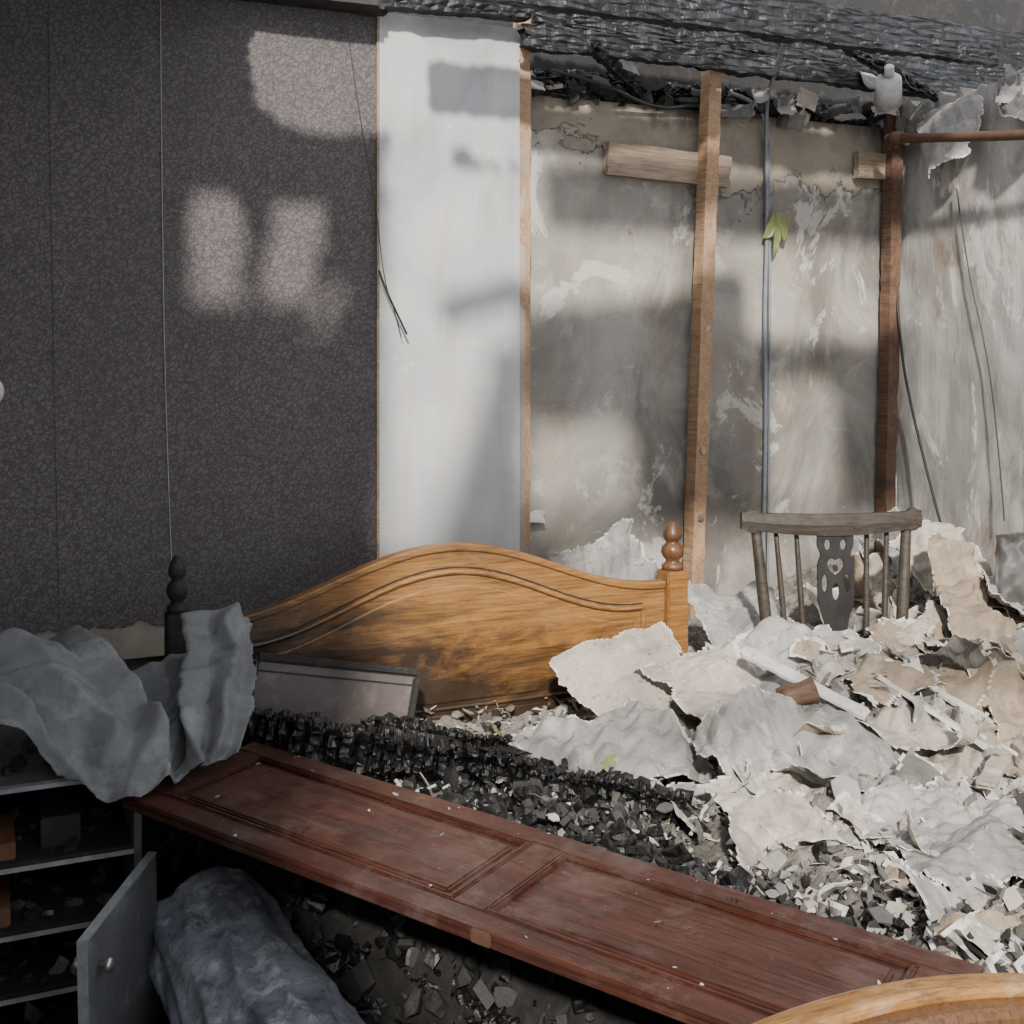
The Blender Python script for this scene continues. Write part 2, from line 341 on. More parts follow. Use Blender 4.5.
def lit(X,Z):
    w=.020*N(X*9,Z*9,1)+.010*N(X*25,Z*25,4)
    X+=w; Z+=w*.8
    if -1.06<X<-.88 and 1.63<Z<1.97: return True
    k=(Z-1.66)*.14
    if -.84+k<X<-.67+k and 1.62<Z<1.96: return True
    if -.69<X-(Z-1.55)*.5<-.63 and 1.54<Z<1.71: return True
    if -.87<X<-.44 and 2.16<Z<2.47 and Z-2.1>(-.5-X)*.35: return True
    if -.44<X<.04 and Z>.8: 
        if Z<1.5 and X>-.05-(1.5-Z)*.35 : return False
        if abs(Z-1.62-.3*(X+.2))<.045 and X>-.25: return False
        if abs(Z-2.12)<.03 and X>-.2: return False
        return True
    if .04<X<.80 and 1.70+.1*(X-.04)<Z<1.95: return True
    if .04<X<.48 and .98<Z<1.30: return True
    if .95<X<1.7 and 1.60<Z<1.95: return True
    if 1.05<X<1.38 and .95<Z<1.45: return True
    if X>.2 and .65<Z<.9: return True
    if Z>1.84 and X>.04: return True
    if Z<.62 and X>-.42+.25*N(Z*3,7) : return not (-.26<Z<-.18)
    if X>1.7 and Z<2.2: return True
    return False
bm=bmesh.new(); d={}; cs=.025
for i in range(int(6.6/cs)):
    for j in range(int(5.4/cs)):
        x=-4.2+(i+.5)*cs; y=.1-(j+.5)*cs
        Z=HC-(-y)*(-SUN.z/SUN.y); X=x+(-y)*SUN.x/SUN.y
        if lit(X,Z): continue  # holes shaped so the sun draws chosen patches on the wall
        if x>-.42 and y>-.62: continue
        if x>2.0: continue
        q=[]
        for a,b in ((i,j),(i+1,j),(i+1,j+1),(i,j+1)):
            if (a,b) not in d: d[a,b]=bm.verts.new((-4.2+a*cs,.1-b*cs,HC+.015+.004*N(a*.3,b*.3)))
            q.append(d[a,b])
        bm.faces.new(q)
o=obj("ceiling_gobo",bm,M_ceil); s_=o.modifiers.new("s",'SOLIDIFY'); s_.thickness=.02; s_.offset=1

# ---------------------------------------------------------------- heap surface
def heap(x,y):
    q=(x+1.02)*.845+(y+.784)*.534
    h=.12+.32*sm(-.32,-.02,q)
    h+=.19*sm(-1.4,-.95,y)*sm(.05,.5,x)
    h+=.06*sm(.9,1.4,x)*sm(-1.2,-.8,y)
    h-=.10*sm(-.95,-.70,y)*sm(.2,.4,x)*(1-sm(1.05,1.25,x))
    h+=.06*sm(.2,.6,x)*sm(-1.3,-1.9,y)
    h-=.08*sm(.5,.9,x)*sm(-1.0,-1.35,y)
    h*=1-.75*sm(-1.12,-1.3,x)
    h+=.05*N(x*3,y*3,1)+.03*N(x*8,y*8,2)+.015*N(x*20,y*20,3)
    return max(.01,h)
bm=bmesh.new(); d={}; nx,ny=300,230
for i in range(nx+1):
    for j in range(ny+1):
        x=-2.3+i*3.97/nx; y=.08-j*2.9/ny
        z=heap(x,y)
        if y>-.35 and x<.3: z=min(z,.35)
        d[i,j]=bm.verts.new((x,y,z+.014*N(x*45,y*45)+.02*abs(N(x*25,y*25,4))))
for i in range(nx):
    for j in range(ny): bm.faces.new((d[i,j],d[i,j+1],d[i+1,j+1],d[i+1,j]))
obj("rubble_heap",bm,M_ash)

def add_chip(bm,rnd,pos,s,R,thick,m_):
    nn=rnd.choice((5,6,7,8)); t=s*thick*rnd.uniform(.3,1)
    a0=rnd.random()*6; el=rnd.uniform(.3,1); bd=rnd.gauss(0,.5)/max(s,.01)*.3
    pts=[(math.cos(a0+6.283*q/nn)*s*rnd.uniform(.45,1),math.sin(a0+6.283*q/nn)*s*el*rnd.uniform(.45,1)) for q in range(nn)]
    A=[bm.verts.new(pos+R@Vector((a,b,t/2+bd*a*a))) for a,b in pts]; B=[bm.verts.new(pos+R@Vector((a,b,-t/2+bd*a*a))) for a,b in pts]
    ca=bm.verts.new(pos+R@Vector((0,0,t/2))); cb_=bm.verts.new(pos+R@Vector((0,0,-t/2)))
    for q in range(nn):
        r=(q+1)%nn
        for f in (bm.faces.new((A[q],A[r],ca)),bm.faces.new((B[r],B[q],cb_)),bm.faces.new((A[q],B[q],B[r],A[r]))): f.material_index=m_
def chips(name,n,region,size,mats,wts,thick=.25,up=.02,flat=.8,seed=1):
    rnd=random.Random(seed); bm=bmesh.new()
    k=0
    while k<n:
        x=rnd.uniform(region[0],region[1]); y=rnd.uniform(region[2],region[3])
        if len(region)>4 and not region[4](x,y,rnd): continue
        k+=1
        z=heap(x,y)+rnd.uniform(0,up); s=size[0]+(size[1]-size[0])*rnd.random()**2.6
        R=Euler((rnd.gauss(0,flat),rnd.gauss(0,flat),rnd.uniform(0,6.28))).to_matrix()
        add_chip(bm,rnd,Vector((x,y,z)),s,R,thick,rnd.choices(range(len(mats)),wts)[0])
    return obj(name,bm,mats)
def burnt_zone(x,y,r): return x+.35*(y+1.4)<-.22+.2*r.random()**2
def past_door(x,y): return (x+1.02)*.845+(y+.784)*.534>.0
chips("charred_rubble",3800,(-1.9,.6,-2.5,-.5,burnt_zone),(.006,.040),[M_blk,M_char,M_ash,M_dkg],[5,4,1,1],.6,.03,1,3)
chips("charred_rubble.001",1900,(-1.15,-.3,-2.5,-1.0,burnt_zone),(.010,.050),[M_blk,M_char],[1,1],.8,.05,1,33)
chips("plaster_rubble",3800,(-.7,1.6,-2.5,-.4,lambda x,y,r:x+.35*(y+1.4)>-.2-.6*r.random()**2),(.006,.040),[M_pg,M_pb,M_pw,M_ash,M_dkg,M_pd],[4,3,1,4,1.5,3],.15,.05,.6,5)
chips("plaster_rubble.001",1500,(-1.0,.2,-2.1,-.75,lambda x,y,r:past_door(x,y)),(.005,.026),[M_pg,M_pb,M_pw,M_dkg,M_pd],[4,2,.8,3,3],.12,.035,.7,8)
chips("slate_rubble",110,(.0,1.3,-2.4,-1.3),(.03,.07),[M_dkg,M_pg,M_pd],[3,3,3],.2,.06,.5,9)

def sheets(name,n,region,size,mats,wts,seed,up=(.0,.08),tilt=.5,amp=.10,cell=.008):
    rnd=random.Random(seed); bm=bmesh.new(); k=0
    while k<n:
        x=rnd.uniform(region[0],region[1]); y=rnd.uniform(region[2],region[3])
        if len(region)>4 and not region[4](x,y): continue
        k+=1; s=size[0]+(size[1]-size[0])*rnd.random()**1.2; h=s*rnd.uniform(.45,.9)
        z=heap(x,y)+rnd.uniform(*up)
        eu=(rnd.gauss(.35,tilt),rnd.gauss(0,tilt*.8),rnd.gauss(-.3,1.2))
        m_=rnd.choices(range(len(mats)-1),wts)[0]
        grid_sheet(bm,patch_fn((x,y,z),s,h,eu,rnd.gauss(.5,1.0)),max(6,int(s/cell)),max(6,int(h/cell)),s,h,s*amp,rnd.uniform(1.8,3.0)*.25/s,.10,m_,rnd.random()*90,len(mats)-1)
    o=obj(name,bm,mats); s_=o.modifiers.new("s",'SOLIDIFY'); s_.thickness=.002; return o
MS=[M_pg,M_pb,M_pw,M_pt,M_pd,M_pw]
nochair=lambda x,y: not(.42<x<1.02 and y>-.92)
sheets("torn_wallpaper_pile",58,(.0,1.45,-1.55,-.60,nochair),(.24,.48),MS,[5,5,.5,1,2.8],11,(-.02,.015),.34)
sheets("torn_wallpaper_pile.001",60,(-.15,1.2,-2.3,-1.2),(.16,.36),MS,[5,4,.5,1,3],12,(-.02,.02),.34)
sheets("torn_wallpaper_pile.002",75,(-.8,.15,-1.9,-.7,past_door),(.04,.14),MS,[4,2,.8,0,4],13,(0,.025),.45)
sheets("torn_wallpaper_pile.003",24,(1.0,1.6,-1.3,-.15),(.22,.42),MS,[3,4,.6,3,1],17,(.0,.06),.5)
sheets("torn_wallpaper_pile.004",45,(-.1,1.2,-2.2,-.9),(.05,.14),MS,[4,4,1.2,1,3],19,(.02,.06),.6)

sheet("plasterboard_sheet",[[(-.19,-.60,.62),(-.02,-.62,.67),(.22,-.60,.70)],[(-.16,-.75,.55),(.0,-.78,.60),(.22,-.76,.61)],[(-.08,-.92,.44),(.05,-.95,.47),(.2,-.92,.47)]],[M_pb,M_pw],.006,.012,1.4,.08,4)
sheet("fallen_wallpaper",[[(.24,-.78,.64),(.46,-.84,.69),(.66,-.90,.68)],[(.24,-.94,.61),(.45,-.97,.66),(.70,-1.0,.62)],[(.28,-1.14,.50),(.48,-1.16,.52),(.72,-1.16,.50)]],[M_pg,M_pw],.0055,.042,2.2,.08,9)
sheet("fallen_wallpaper.001",[[(.64,-.90,.65),(.85,-.88,.68),(1.05,-.80,.74)],[(.66,-1.0,.59),(.88,-1.0,.62),(1.06,-.95,.64)],[(.70,-1.14,.50),(.88,-1.16,.48),(1.03,-1.12,.47)]],[M_pb,M_pw],.0055,.04,2.2,.08,14)
sheet("fallen_wallpaper.002",[[(-.44,-.86,.52),(-.25,-.84,.56),(-.02,-.82,.56)],[(-.40,-1.0,.48),(-.22,-1.02,.54),(.03,-1.0,.52)],[(-.32,-1.15,.45),(-.18,-1.2,.45),(.06,-1.2,.44)]],[M_pg,M_pw],.0055,.035,2.4,.10,22)
sheet("fallen_wallpaper.003",[[(-.04,-1.10,.56),(.2,-1.06,.61),(.46,-1.08,.60)],[(-.07,-1.3,.52),(.18,-1.32,.54),(.46,-1.3,.50)],[(-.04,-1.5,.45),(.2,-1.55,.46),(.46,-1.5,.43)]],[M_pg,M_pw],.0055,.045,2.2,.08,31)
sheet("fallen_wallpaper.004",[[(.0,-.75,.62),(.15,-.8,.66),(.30,-.8,.68)],[(.02,-.9,.57),(.17,-.95,.61),(.32,-.95,.63)],[(.05,-1.1,.50),(.2,-1.12,.54),(.36,-1.1,.54)]],[M_pb,M_pw],.0055,.036,2.2,.10,38)
sheet("fallen_wallpaper.005",[[(.40,-1.12,.54),(.58,-1.12,.56),(.76,-1.1,.54)],[(.36,-1.34,.48),(.56,-1.36,.50),(.74,-1.34,.46)],[(.34,-1.58,.46),(.54,-1.6,.47),(.7,-1.55,.45)]],[M_pb,M_pw],.0055,.042,2.2,.10,63)
sheet("fallen_wallpaper.006",[[(.10,-1.52,.49),(.30,-1.50,.52),(.50,-1.52,.51)],[(.04,-1.72,.48),(.26,-1.72,.50),(.48,-1.7,.49)],[(-.02,-1.92,.46),(.2,-1.95,.48),(.42,-1.92,.48)]],[M_pg,M_pw],.0055,.034,2.2,.10,67)
sheet("fallen_wallpaper.007",[[(-.16,-1.30,.49),(.02,-1.32,.52),(.18,-1.32,.51)],[(-.14,-1.46,.47),(.0,-1.50,.49),(.16,-1.50,.48)],[(-.08,-1.62,.45),(.02,-1.66,.46),(.16,-1.66,.46)]],[M_pb,M_pw],.0055,.028,2.4,.12,71)
sheet("hanging_wallpaper",[[(1.10,-.72,.90),(1.16,-.74,.92),(1.22,-.74,.88)],[(1.0,-.88,.76),(1.10,-.94,.78),(1.2,-.92,.74)],[(.88,-1.10,.60),(.98,-1.16,.61),(1.10,-1.14,.56)],[(.74,-1.38,.47),(.88,-1.44,.45),(1.0,-1.4,.43)]],[M_pt,M_pw],.0055,.04,1.8,.06,44)
sheet("hanging_wallpaper.001",[[(.76,-1.10,.57),(.90,-1.18,.56),(1.02,-1.18,.54)],[(.70,-1.3,.49),(.82,-1.34,.49),(.92,-1.34,.47)],[(.62,-1.55,.44),(.74,-1.58,.44),(.86,-1.55,.44)]],[M_pt,M_pb],.0055,.03,2,.10,48)
sheet("torn_lining_paper",[[(.06,-.10,.84),(.22,-.08,.88),(.44,-.06,.96)],[(.10,-.18,.72),(.25,-.18,.74),(.46,-.14,.80)],[(.14,-.3,.58),(.28,-.3,.6),(.48,-.28,.6)]],[M_pg,M_pw],.0055,.03,2,.12,52)
sheet("torn_lining_paper.001",[[(1.3,-.12,.84),(1.45,-.12,.90),(1.62,-.14,.88)],[(1.25,-.3,.78),(1.42,-.35,.84),(1.6,-.38,.82)],[(1.2,-.55,.64),(1.36,-.6,.68),(1.55,-.62,.68)]],[M_pg,M_pw],.0055,.05,2,.12,57)
sheet("torn_lining_paper.002",[[(1.12,-.5,.84),(1.25,-.55,.92),(1.42,-.55,.88)],[(1.12,-.65,.78),(1.26,-.70,.82),(1.42,-.72,.78)],[(1.10,-.85,.62),(1.24,-.9,.64),(1.4,-.9,.62)]],[M_pb,M_pw],.0055,.045,1.8,.10,73)
sheet("torn_lining_paper.003",[[(.38,-.30,.72),(.58,-.32,.74),(.80,-.30,.72)],[(.38,-.48,.64),(.60,-.50,.66),(.84,-.48,.64)],[(.38,-.70,.52),(.6,-.70,.54),(.84,-.68,.54)]],[M_pg,M_pw],.0055,.04,2,.12,83)
sheet("peeling_wallpaper",[[(1.68,-.05,2.42),(1.67,-.22,2.44),(1.68,-.40,2.42)],[(1.65,-.08,2.30),(1.63,-.24,2.32),(1.66,-.40,2.32)],[(1.66,-.12,2.14),(1.58,-.26,2.12),(1.65,-.38,2.20)]],[M_pg,M_pw],.0055,.02,1.6,.12,91)
sheet("peeling_wallpaper.001",[[(1.68,-.46,2.46),(1.67,-.62,2.48),(1.68,-.82,2.46)],[(1.65,-.48,2.36),(1.62,-.62,2.36),(1.65,-.80,2.34)],[(1.64,-.52,2.26),(1.56,-.64,2.26),(1.64,-.78,2.20)]],[M_pd,M_pg],.0055,.02,1.6,.12,94)
sheet("burnt_curtain",[[(1.30,-.82,.92),(1.37,-.88,.94),(1.46,-.94,.92)],[(1.24,-.86,.62),(1.32,-.94,.62),(1.42,-1.0,.62)],[(1.18,-.90,.25),(1.26,-1.0,.22),(1.38,-1.06,.22)]],[M_dkg,M_pt],.006,.05,4,.04,61,.003,False,True)
def strip(name,p0,p1,w,t,mat,roll=0): return rough_beam(name,p0,p1,w,t,mat,.003,.012,roll=roll)
strip("plaster_strip",(.24,-.98,.70),(.46,-1.20,.565),.045,.008,M_pw,.3)
strip("plaster_strip.001",(.60,-1.10,.62),(.70,-1.38,.50),.06,.01,M_pw,-.3)
strip("plaster_strip.002",(.67,-1.04,.64),(.84,-1.3,.50),.03,.01,M_pw,.2)
strip("plaster_strip.003",(.40,-1.66,.54),(.66,-1.46,.52),.04,.01,M_pb,.1)
lathe("burnt_bed_knob",[(.0,0),(.03,.0),(.034,.03),(.028,.06),(.033,.1),(.0,.102)],M_softd,loc=(.28,-1.08,.59)).rotation_euler=(1.2,.3,.9)

# ---------------------------------------------------------------- bed
bed=empty("bed_frame")
cx=-.40
def zo(x): 
    a=abs(x-cx); return .785+(.16*(math.cos(math.pi*a/.68)+1)/2 if a<.68 else 0)
def zi(x):
    a=abs(x-cx); return .715+(.155*(math.cos(math.pi*a/.60)+1)/2 if a<.60 else 0)
def prism(name,xs,ztop,zbot,y0,y1,mat,parent,bev=.004):
    bm=bmesh.new(); T=[];B=[];T2=[];B2=[]
    for x in xs:
        T.append(bm.verts.new((x,y0,ztop(x))));B.append(bm.verts.new((x,y0,zbot(x))));T2.append(bm.verts.new((x,y1,ztop(x))));B2.append(bm.verts.new((x,y1,zbot(x))))
    n=len(xs)
    for i in range(n-1):
        bm.faces.new((T[i],B[i],B[i+1],T[i+1]));bm.faces.new((T2[i],T2[i+1],B2[i+1],B2[i]))
        bm.faces.new((T[i],T[i+1],T2[i+1],T2[i]));bm.faces.new((B[i],B2[i],B2[i+1],B[i+1]))
    bm.faces.new((T[0],T2[0],B2[0],B[0]));bm.faces.new((T[-1],B[-1],B2[-1],T2[-1]))
    bmesh.ops.recalc_face_normals(bm,faces=bm.faces)
    o=obj(name,bm,mat,parent)
    if bev:
        b=o.modifiers.new("b",'BEVEL'); b.width=bev; b.segments=2; b.limit_method='ANGLE'; b.angle_limit=.8
    return o
xs=[-1.12+i*1.43/90 for i in range(91)]
prism("headboard_panel",xs,zo,lambda x:.40,-.462,-.435,M_oakh,bed)
prism("headboard_cap",xs,lambda x:zo(x)+.006,lambda x:zo(x)-.016,-.470,-.428,M_oakh,bed,.005)
prism("headboard_bottom_rail",xs,lambda x:.47,lambda x:.40,-.472,-.435,M_oakh,bed)
xi=[-1.03+i*1.26/90 for i in range(91)]
tube("headboard_moulding",[(x,-.464,zi(x)) for x in xi]+[(.232,-.464,.70),(.232,-.464,.50)],.008,M_oakh,bed)
tube("headboard_moulding_low",[(x,-.464,.485) for x in xi],.006,M_oakh,bed)
tube("headboard_groove",[(x,-.4625,zi(x)+.013) for x in xi],.0022,M_blk,bed)
xj=[-1.0+i*1.2/90 for i in range(91)]
prism("headboard_field",xj,lambda x:zi(x)-.035,lambda x:.50,-.468,-.455,M_oakh,bed,.008)
fin=[(.0,0),(.030,0),(.034,.006),(.034,.016),(.024,.022),(.020,.030),(.030,.040),(.036,.055),(.034,.070),(.022,.082),(.018,.088),(.026,.094),(.030,.104),(.029,.116),(.022,.128),(.019,.136),(.012,.146),(.0,.150)]
for n_,x,mt,k_ in (("post_right",.345,M_oakd,1),("post_left",-1.15,M_blk,.78)):
    box(n_,x-.036*k_,x+.036*k_,-.485,-.413,0,.82,M_oakh if x>0 else M_blk,bed,.004)
    lathe(n_+"_finial",[(r*k_,z) for r,z in fin],mt,bed,(x,-.449,.82))
def zf(x):
    a=abs(x+.62); return .575+.103*(math.cos(math.pi*a/.72)+1)/2
xs2=[-1.33+i*1.43/60 for i in range(61)]
prism("footboard_panel",xs2,zf,lambda x:.2,-2.46,-2.43,M_oak,bed)
prism("footboard_cap",xs2,lambda x:zf(x)+.010,lambda x:zf(x)-.012,-2.468,-2.425,M_oak,bed,.008)
prism("footboard_cap_inner",xs2,lambda x:zf(x)-.004,lambda x:zf(x)-.040,-2.44,-2.405,M_oak,bed,.006)
prism("footboard_cap_outer",xs2,lambda x:zf(x)-.006,lambda x:zf(x)-.05,-2.50,-2.45,M_oakd,bed,.01)
for n_,x in (("foot_post_right",.13),("foot_post_left",-1.36)): box(n_,x-.036,x+.036,-2.48,-2.41,0,.60,M_oak,bed,.004)
for n_,x in (("side_rail_right",.345),("side_rail_left",-1.15)): box(n_,x-.012,x+.012,-2.41,-.485,.18,.30,M_blk,bed,.003)

# ---------------------------------------------------------------- mahogany door lying on the bed
P0=Vector((-1.02,-.784,.565)); P1=Vector((-.134,-2.185,.50)); L=(P1-P0).length; ux=(P1-P0).normalized()
W=.385; wy=Vector((-.845,-.534,-.03)); wy=(wy-ux*wy.dot(ux)).normalized(); uz=ux.cross(wy)
if uz.z<0: uz=-uz
dm=Matrix((ux,-wy,uz)).transposed().to_4x4(); dm.translation=P0+wy*W/2
door=empty("wardrobe_door"); door.matrix_world=dm
def part(name,*a,mat=M_mahog,bev=.003):
    o=box(name,*a,mat,None,bev); o.parent=door; return o
h=W/2
part("slab",0,L,-h,h,-.022,-.006)
st=.055
part("stile_far",0,L,h-st,h,-.008,.004); part("stile_near",0,L,-h,-h+st,-.008,.004)
mid=L*.52
for i,(a,b) in enumerate(((0,.075),(mid-.035,mid+.035),(L-.09,L))): part(f"rail_{i+1}",a,b,-h+st,h-st,-.008,.004)
for i,(a,b) in enumerate(((.075,mid-.035),(mid+.035,L-.09))):
    y=h-st
    for k,(x0,x1,y0,y1) in enumerate(((a,b,y-.012,y),(a,b,-y,-y+.012),(a,a+.012,-y+.012,y-.012),(b-.012,b,-y+.012,y-.012))): part(f"bead_{i}_{k}",x0,x1,y0,y1,-.008,.0075,bev=.004)
    part(f"field_{i+1}",a+.03,b-.03,-y+.03,y-.03,-.008,.001,bev=.006)
part("hinge",L*.55,L*.55+.04,-h-.005,-h+.004,-.02,.004,mat=M_rust)
rnd=random.Random(77); bm=bmesh.new()
for k in range(60):
    xx=rnd.uniform(.02,L-.02); yy=h*(1-2*rnd.random()**2)*.97; s=.002+.008*rnd.random()**3
    add_chip(bm,rnd,dm@Vector((xx,yy,.0055)),s,Euler((rnd.gauss(0,.12),rnd.gauss(0,.12),rnd.random()*6)).to_matrix(),.2,rnd.choice((0,1,2)))
obj("ash_flakes",bm,[M_pg,M_dkg,M_pb])

# ---------------------------------------------------------------- charred timbers on the bed
rough_beam("burnt_timber",(-1.08,-.70,.60),(-.45,-1.02,.51),.085,.080,M_char,.016,.005,block=.032)
rough_beam("burnt_timber.001",(-.50,-.98,.52),(-.16,-1.34,.48),.055,.050,M_char,.012,.005,block=.03)
rough_beam("burnt_timber.002",(-.72,-.72,.55),(-.30,-.95,.49),.05,.045,M_char,.012,.005,block=.03)
rough_beam("burnt_timber.003",(-.9,-1.2,.22),(-.5,-1.9,.24),.07,.06,M_char,.014,.008,block=.03)
rough_beam("burnt_timber.004",(-.75,-1.0,.24),(-.75,-1.7,.26),.05,.04,M_char,.014,.008,block=.03)
e=empty("padded_panel",(-.776,-.60,.60),(RD(-4),RD(11),RD(-3)))
box("panel_face",-.215,.215,-.01,.01,-.075,.075,M_taupe,e,.006)
box("panel_top_roll",-.22,.22,-.018,.014,.068,.090,M_blk,e,.008); box("panel_side",.205,.225,-.016,.012,-.07,.07,M_blk,e,.005)
box("panel_crease",-.215,.215,-.0125,-.009,.045,.049,M_blk,e,.001)

# ---------------------------------------------------------------- grey cloth draped at left
sheet("soot_stained_cloth",[
 [(-1.72,-.55,.78),(-1.55,-.58,.80),(-1.38,-.58,.79),(-1.25,-.56,.72),(-1.17,-.56,.74),(-1.10,-.60,.85),(-1.00,-.62,.83)],
 [(-1.74,-.74,.77),(-1.55,-.76,.79),(-1.40,-.76,.77),(-1.26,-.76,.68),(-1.18,-.74,.70),(-1.12,-.74,.79),(-1.01,-.78,.76)],
 [(-1.74,-.88,.77),(-1.57,-.90,.77),(-1.43,-.90,.71),(-1.29,-.92,.65),(-1.20,-.88,.63),(-1.14,-.86,.71),(-1.04,-.88,.68)],
 [(-1.66,-.98,.76),(-1.54,-1.0,.72),(-1.44,-1.01,.60),(-1.35,-1.04,.55),(-1.24,-1.0,.56),(-1.17,-.96,.57),(-1.09,-.96,.60)]],
 [M_cloth,M_cloth],.005,.012,3.0,.03,76,.003,False,False,.05,.3,
 [(.10,.15,.42,.75,.07,.045),(.30,.05,.62,.95,.06,.05),(.02,.55,.35,.98,.05,.03),(.72,.02,.66,.95,.05,-.03),(.80,.0,.76,1,.045,.05),(.92,.0,.88,.9,.035,.035),(.45,.0,.55,.5,.05,-.03),(.18,.5,.30,1,.05,-.025),(.05,.2,.25,.3,.05,.03),(.50,.55,.50,1,.05,.03)])
# ---------------------------------------------------------------- bedside cabinet
cab=empty("bedside_cabinet")
X0,X1,Y0,Y1=-2.1,-1.30,-.96,-.52
box("top",X0,X1,Y0,Y1,.585,.60,M_cab,cab,.002); box("side_right",X1-.016,X1,Y0,Y1,0,.585,M_cab,cab,.002); box("side_left",X0,X0+.016,Y0,Y1,0,.585,M_cab,cab,.002)
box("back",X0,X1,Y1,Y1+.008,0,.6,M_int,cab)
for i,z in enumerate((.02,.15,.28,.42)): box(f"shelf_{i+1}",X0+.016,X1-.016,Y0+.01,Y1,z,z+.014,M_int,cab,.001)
for i,z in enumerate((.15,.28,.42,.585)): box(f"edging_{i+1}",X0,X1-.016,Y0-.004,Y0+.0,z,z+.010,M_cabe,cab,.001)
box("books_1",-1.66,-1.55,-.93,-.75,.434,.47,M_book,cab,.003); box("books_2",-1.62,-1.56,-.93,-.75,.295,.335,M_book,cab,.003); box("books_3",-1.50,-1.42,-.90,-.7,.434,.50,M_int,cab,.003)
rnd=random.Random(21); bm=bmesh.new()
for k in range(220):
    z=rnd.choice((.294,.434,.164,.60)); s=rnd.uniform(.006,.03)
    add_chip(bm,rnd,Vector((rnd.uniform(-1.75,-1.33),rnd.uniform(-.93,-.6),z+s*.3)),s,Euler((rnd.gauss(0,.4),rnd.gauss(0,.4),rnd.uniform(0,3))).to_matrix(),.6,rnd.choice((0,0,0,1)))
obj("shelf_clutter",bm,[M_blk,M_dkg],cab)
cd=Vector((-.174,-.327,0)); an=math.atan2(cd.y,cd.x)
cdo=empty("door",(-1.275,-1.0,0),(0,RD(3),an)); cdo.parent=cab
box("door_leaf",0,.35,-.009,.009,.0,.44,M_cab,cdo,.003); box("door_edge",.346,.352,-.0095,.0095,.0,.44,M_cabe,cdo,.001); box("door_edge_top",0,.35,-.0095,.0095,.437,.442,M_cabe,cdo,.001)
for nm,yy,rr in (("knob",-.009,90),("knob_out",.009,-90)):
    k=lathe(nm,[(.0,0),(.006,0),(.006,.012),(.014,.018),(.013,.026),(.0,.028)],M_metal,cdo,(.30,yy,.37)); k.rotation_euler=(RD(rr),0,0)
# rolled duvet beneath
bm=bmesh.new(); rs=[]; A=Vector((-1.17,-.92,.23)); B=Vector((-1.06,-1.95,.18)); dd=(B-A).normalized(); sdv=dd.cross(Vector((0,0,1))).normalized(); upv=sdv.cross(dd)
for i in range(151):
    t=i/150; r=.155*min(1,(math.sin(math.pi*max(.01,min(.99,t)))*6)**.5); c_=A.lerp(B,t); ring=[]
    for q in range(110):
        a=q/110*6.283; rr=r*(1+.10*N(math.cos(a)*1.5,math.sin(a)*1.5,t*4)-.22*abs(N(math.cos(a)*2.5,math.sin(a)*2.5+t*3,t*2))-.07*abs(N(math.cos(a)*5,math.sin(a)*5+t*9,t*7)))
        ring.append(bm.verts.new(c_+sdv*math.cos(a)*rr+upv*math.sin(a)*rr*.9))
    rs.append(ring)
for a,b in zip(rs,rs[1:]):
    for q in range(110): bm.faces.new((a[q],a[(q+1)%110],b[(q+1)%110],b[q]))
bm.faces.new(rs[0]); bm.faces.new(rs[-1][::-1])
obj("rolled_duvet",bm,M_duvet,None,True)

# ---------------------------------------------------------------- chair
ch=empty("windsor_chair",(.735,-.74,0),(0,0,RD(-19)))
bm=bmesh.new(); ring=[(.21*math.copysign(abs(math.cos(a))**.6,math.cos(a)),-.20+.20*math.copysign(abs(math.sin(a))**.6,math.sin(a))) for a in [i/40*6.283 for i in range(40)]]
for z in (.43,.46): 
    vs=[bm.verts.new((x,y,z)) for x,y in ring]; bm.faces.new(vs if z>.44 else vs[::-1])
    if z<.44: lo=vs
    else:
        for i in range(40): bm.faces.new((lo[i],lo[(i+1)%40],vs[(i+1)%40],vs[i]))
obj("seat",bm,M_chairw,ch)
def leg(name,p0,p1,r0=.014,r1=.017,mt=None):
    n=14; bm=bmesh.new(); rs=[]; p0=Vector(p0);p1=Vector(p1); d_=(p1-p0).normalized(); a_=d_.cross(Vector((0,1,0.1))).normalized(); b_=d_.cross(a_)
    for i in range(13):
        t=i/12; r=r0+(r1-r0)*math.sin(math.pi*t); rs.append([bm.verts.new(p0.lerp(p1,t)+a_*r*math.cos(q/n*6.283)+b_*r*math.sin(q/n*6.283)) for q in range(n)])
    for a,b in zip(rs,rs[1:]):
        for q in range(n): bm.faces.new((a[q],a[(q+1)%n],b[(q+1)%n],b[q]))
    bm.faces.new(rs[0]);bm.faces.new(rs[-1][::-1]); bmesh.ops.recalc_face_normals(bm,faces=bm.faces); return obj(name,bm,mt or M_chairw,ch,True)
for i,(sx_,sy) in enumerate(((-1,-.36),(1,-.36),(-1,-.05),(1,-.05))): leg(f"leg_{i+1}",(sx_*.16,sy,.43),(sx_*.20,sy*1.08,0),.015,.019)
leg("stretcher_1",(-.18,-.38,.18),(-.18,-.05,.18),.009,.012); leg("stretcher_2",(.18,-.38,.18),(.18,-.05,.18),.009,.012); leg("stretcher_3",(-.18,-.2,.18),(.18,-.2,.18),.009,.012)
leg("back_post_left",(-.19,-.02,.45),(-.235,.03,.965),.015,.018); leg("back_post_right",(.19,-.02,.45),(.235,.03,.965),.015,.018)
for i,x in enumerate((-.165,-.105,.105,.165)): leg(f"spindle_{i+1}",(x*.85,-.02,.45),(x*1.05,.03,.96),.007,.009)
bm=bmesh.new(); R0=[]
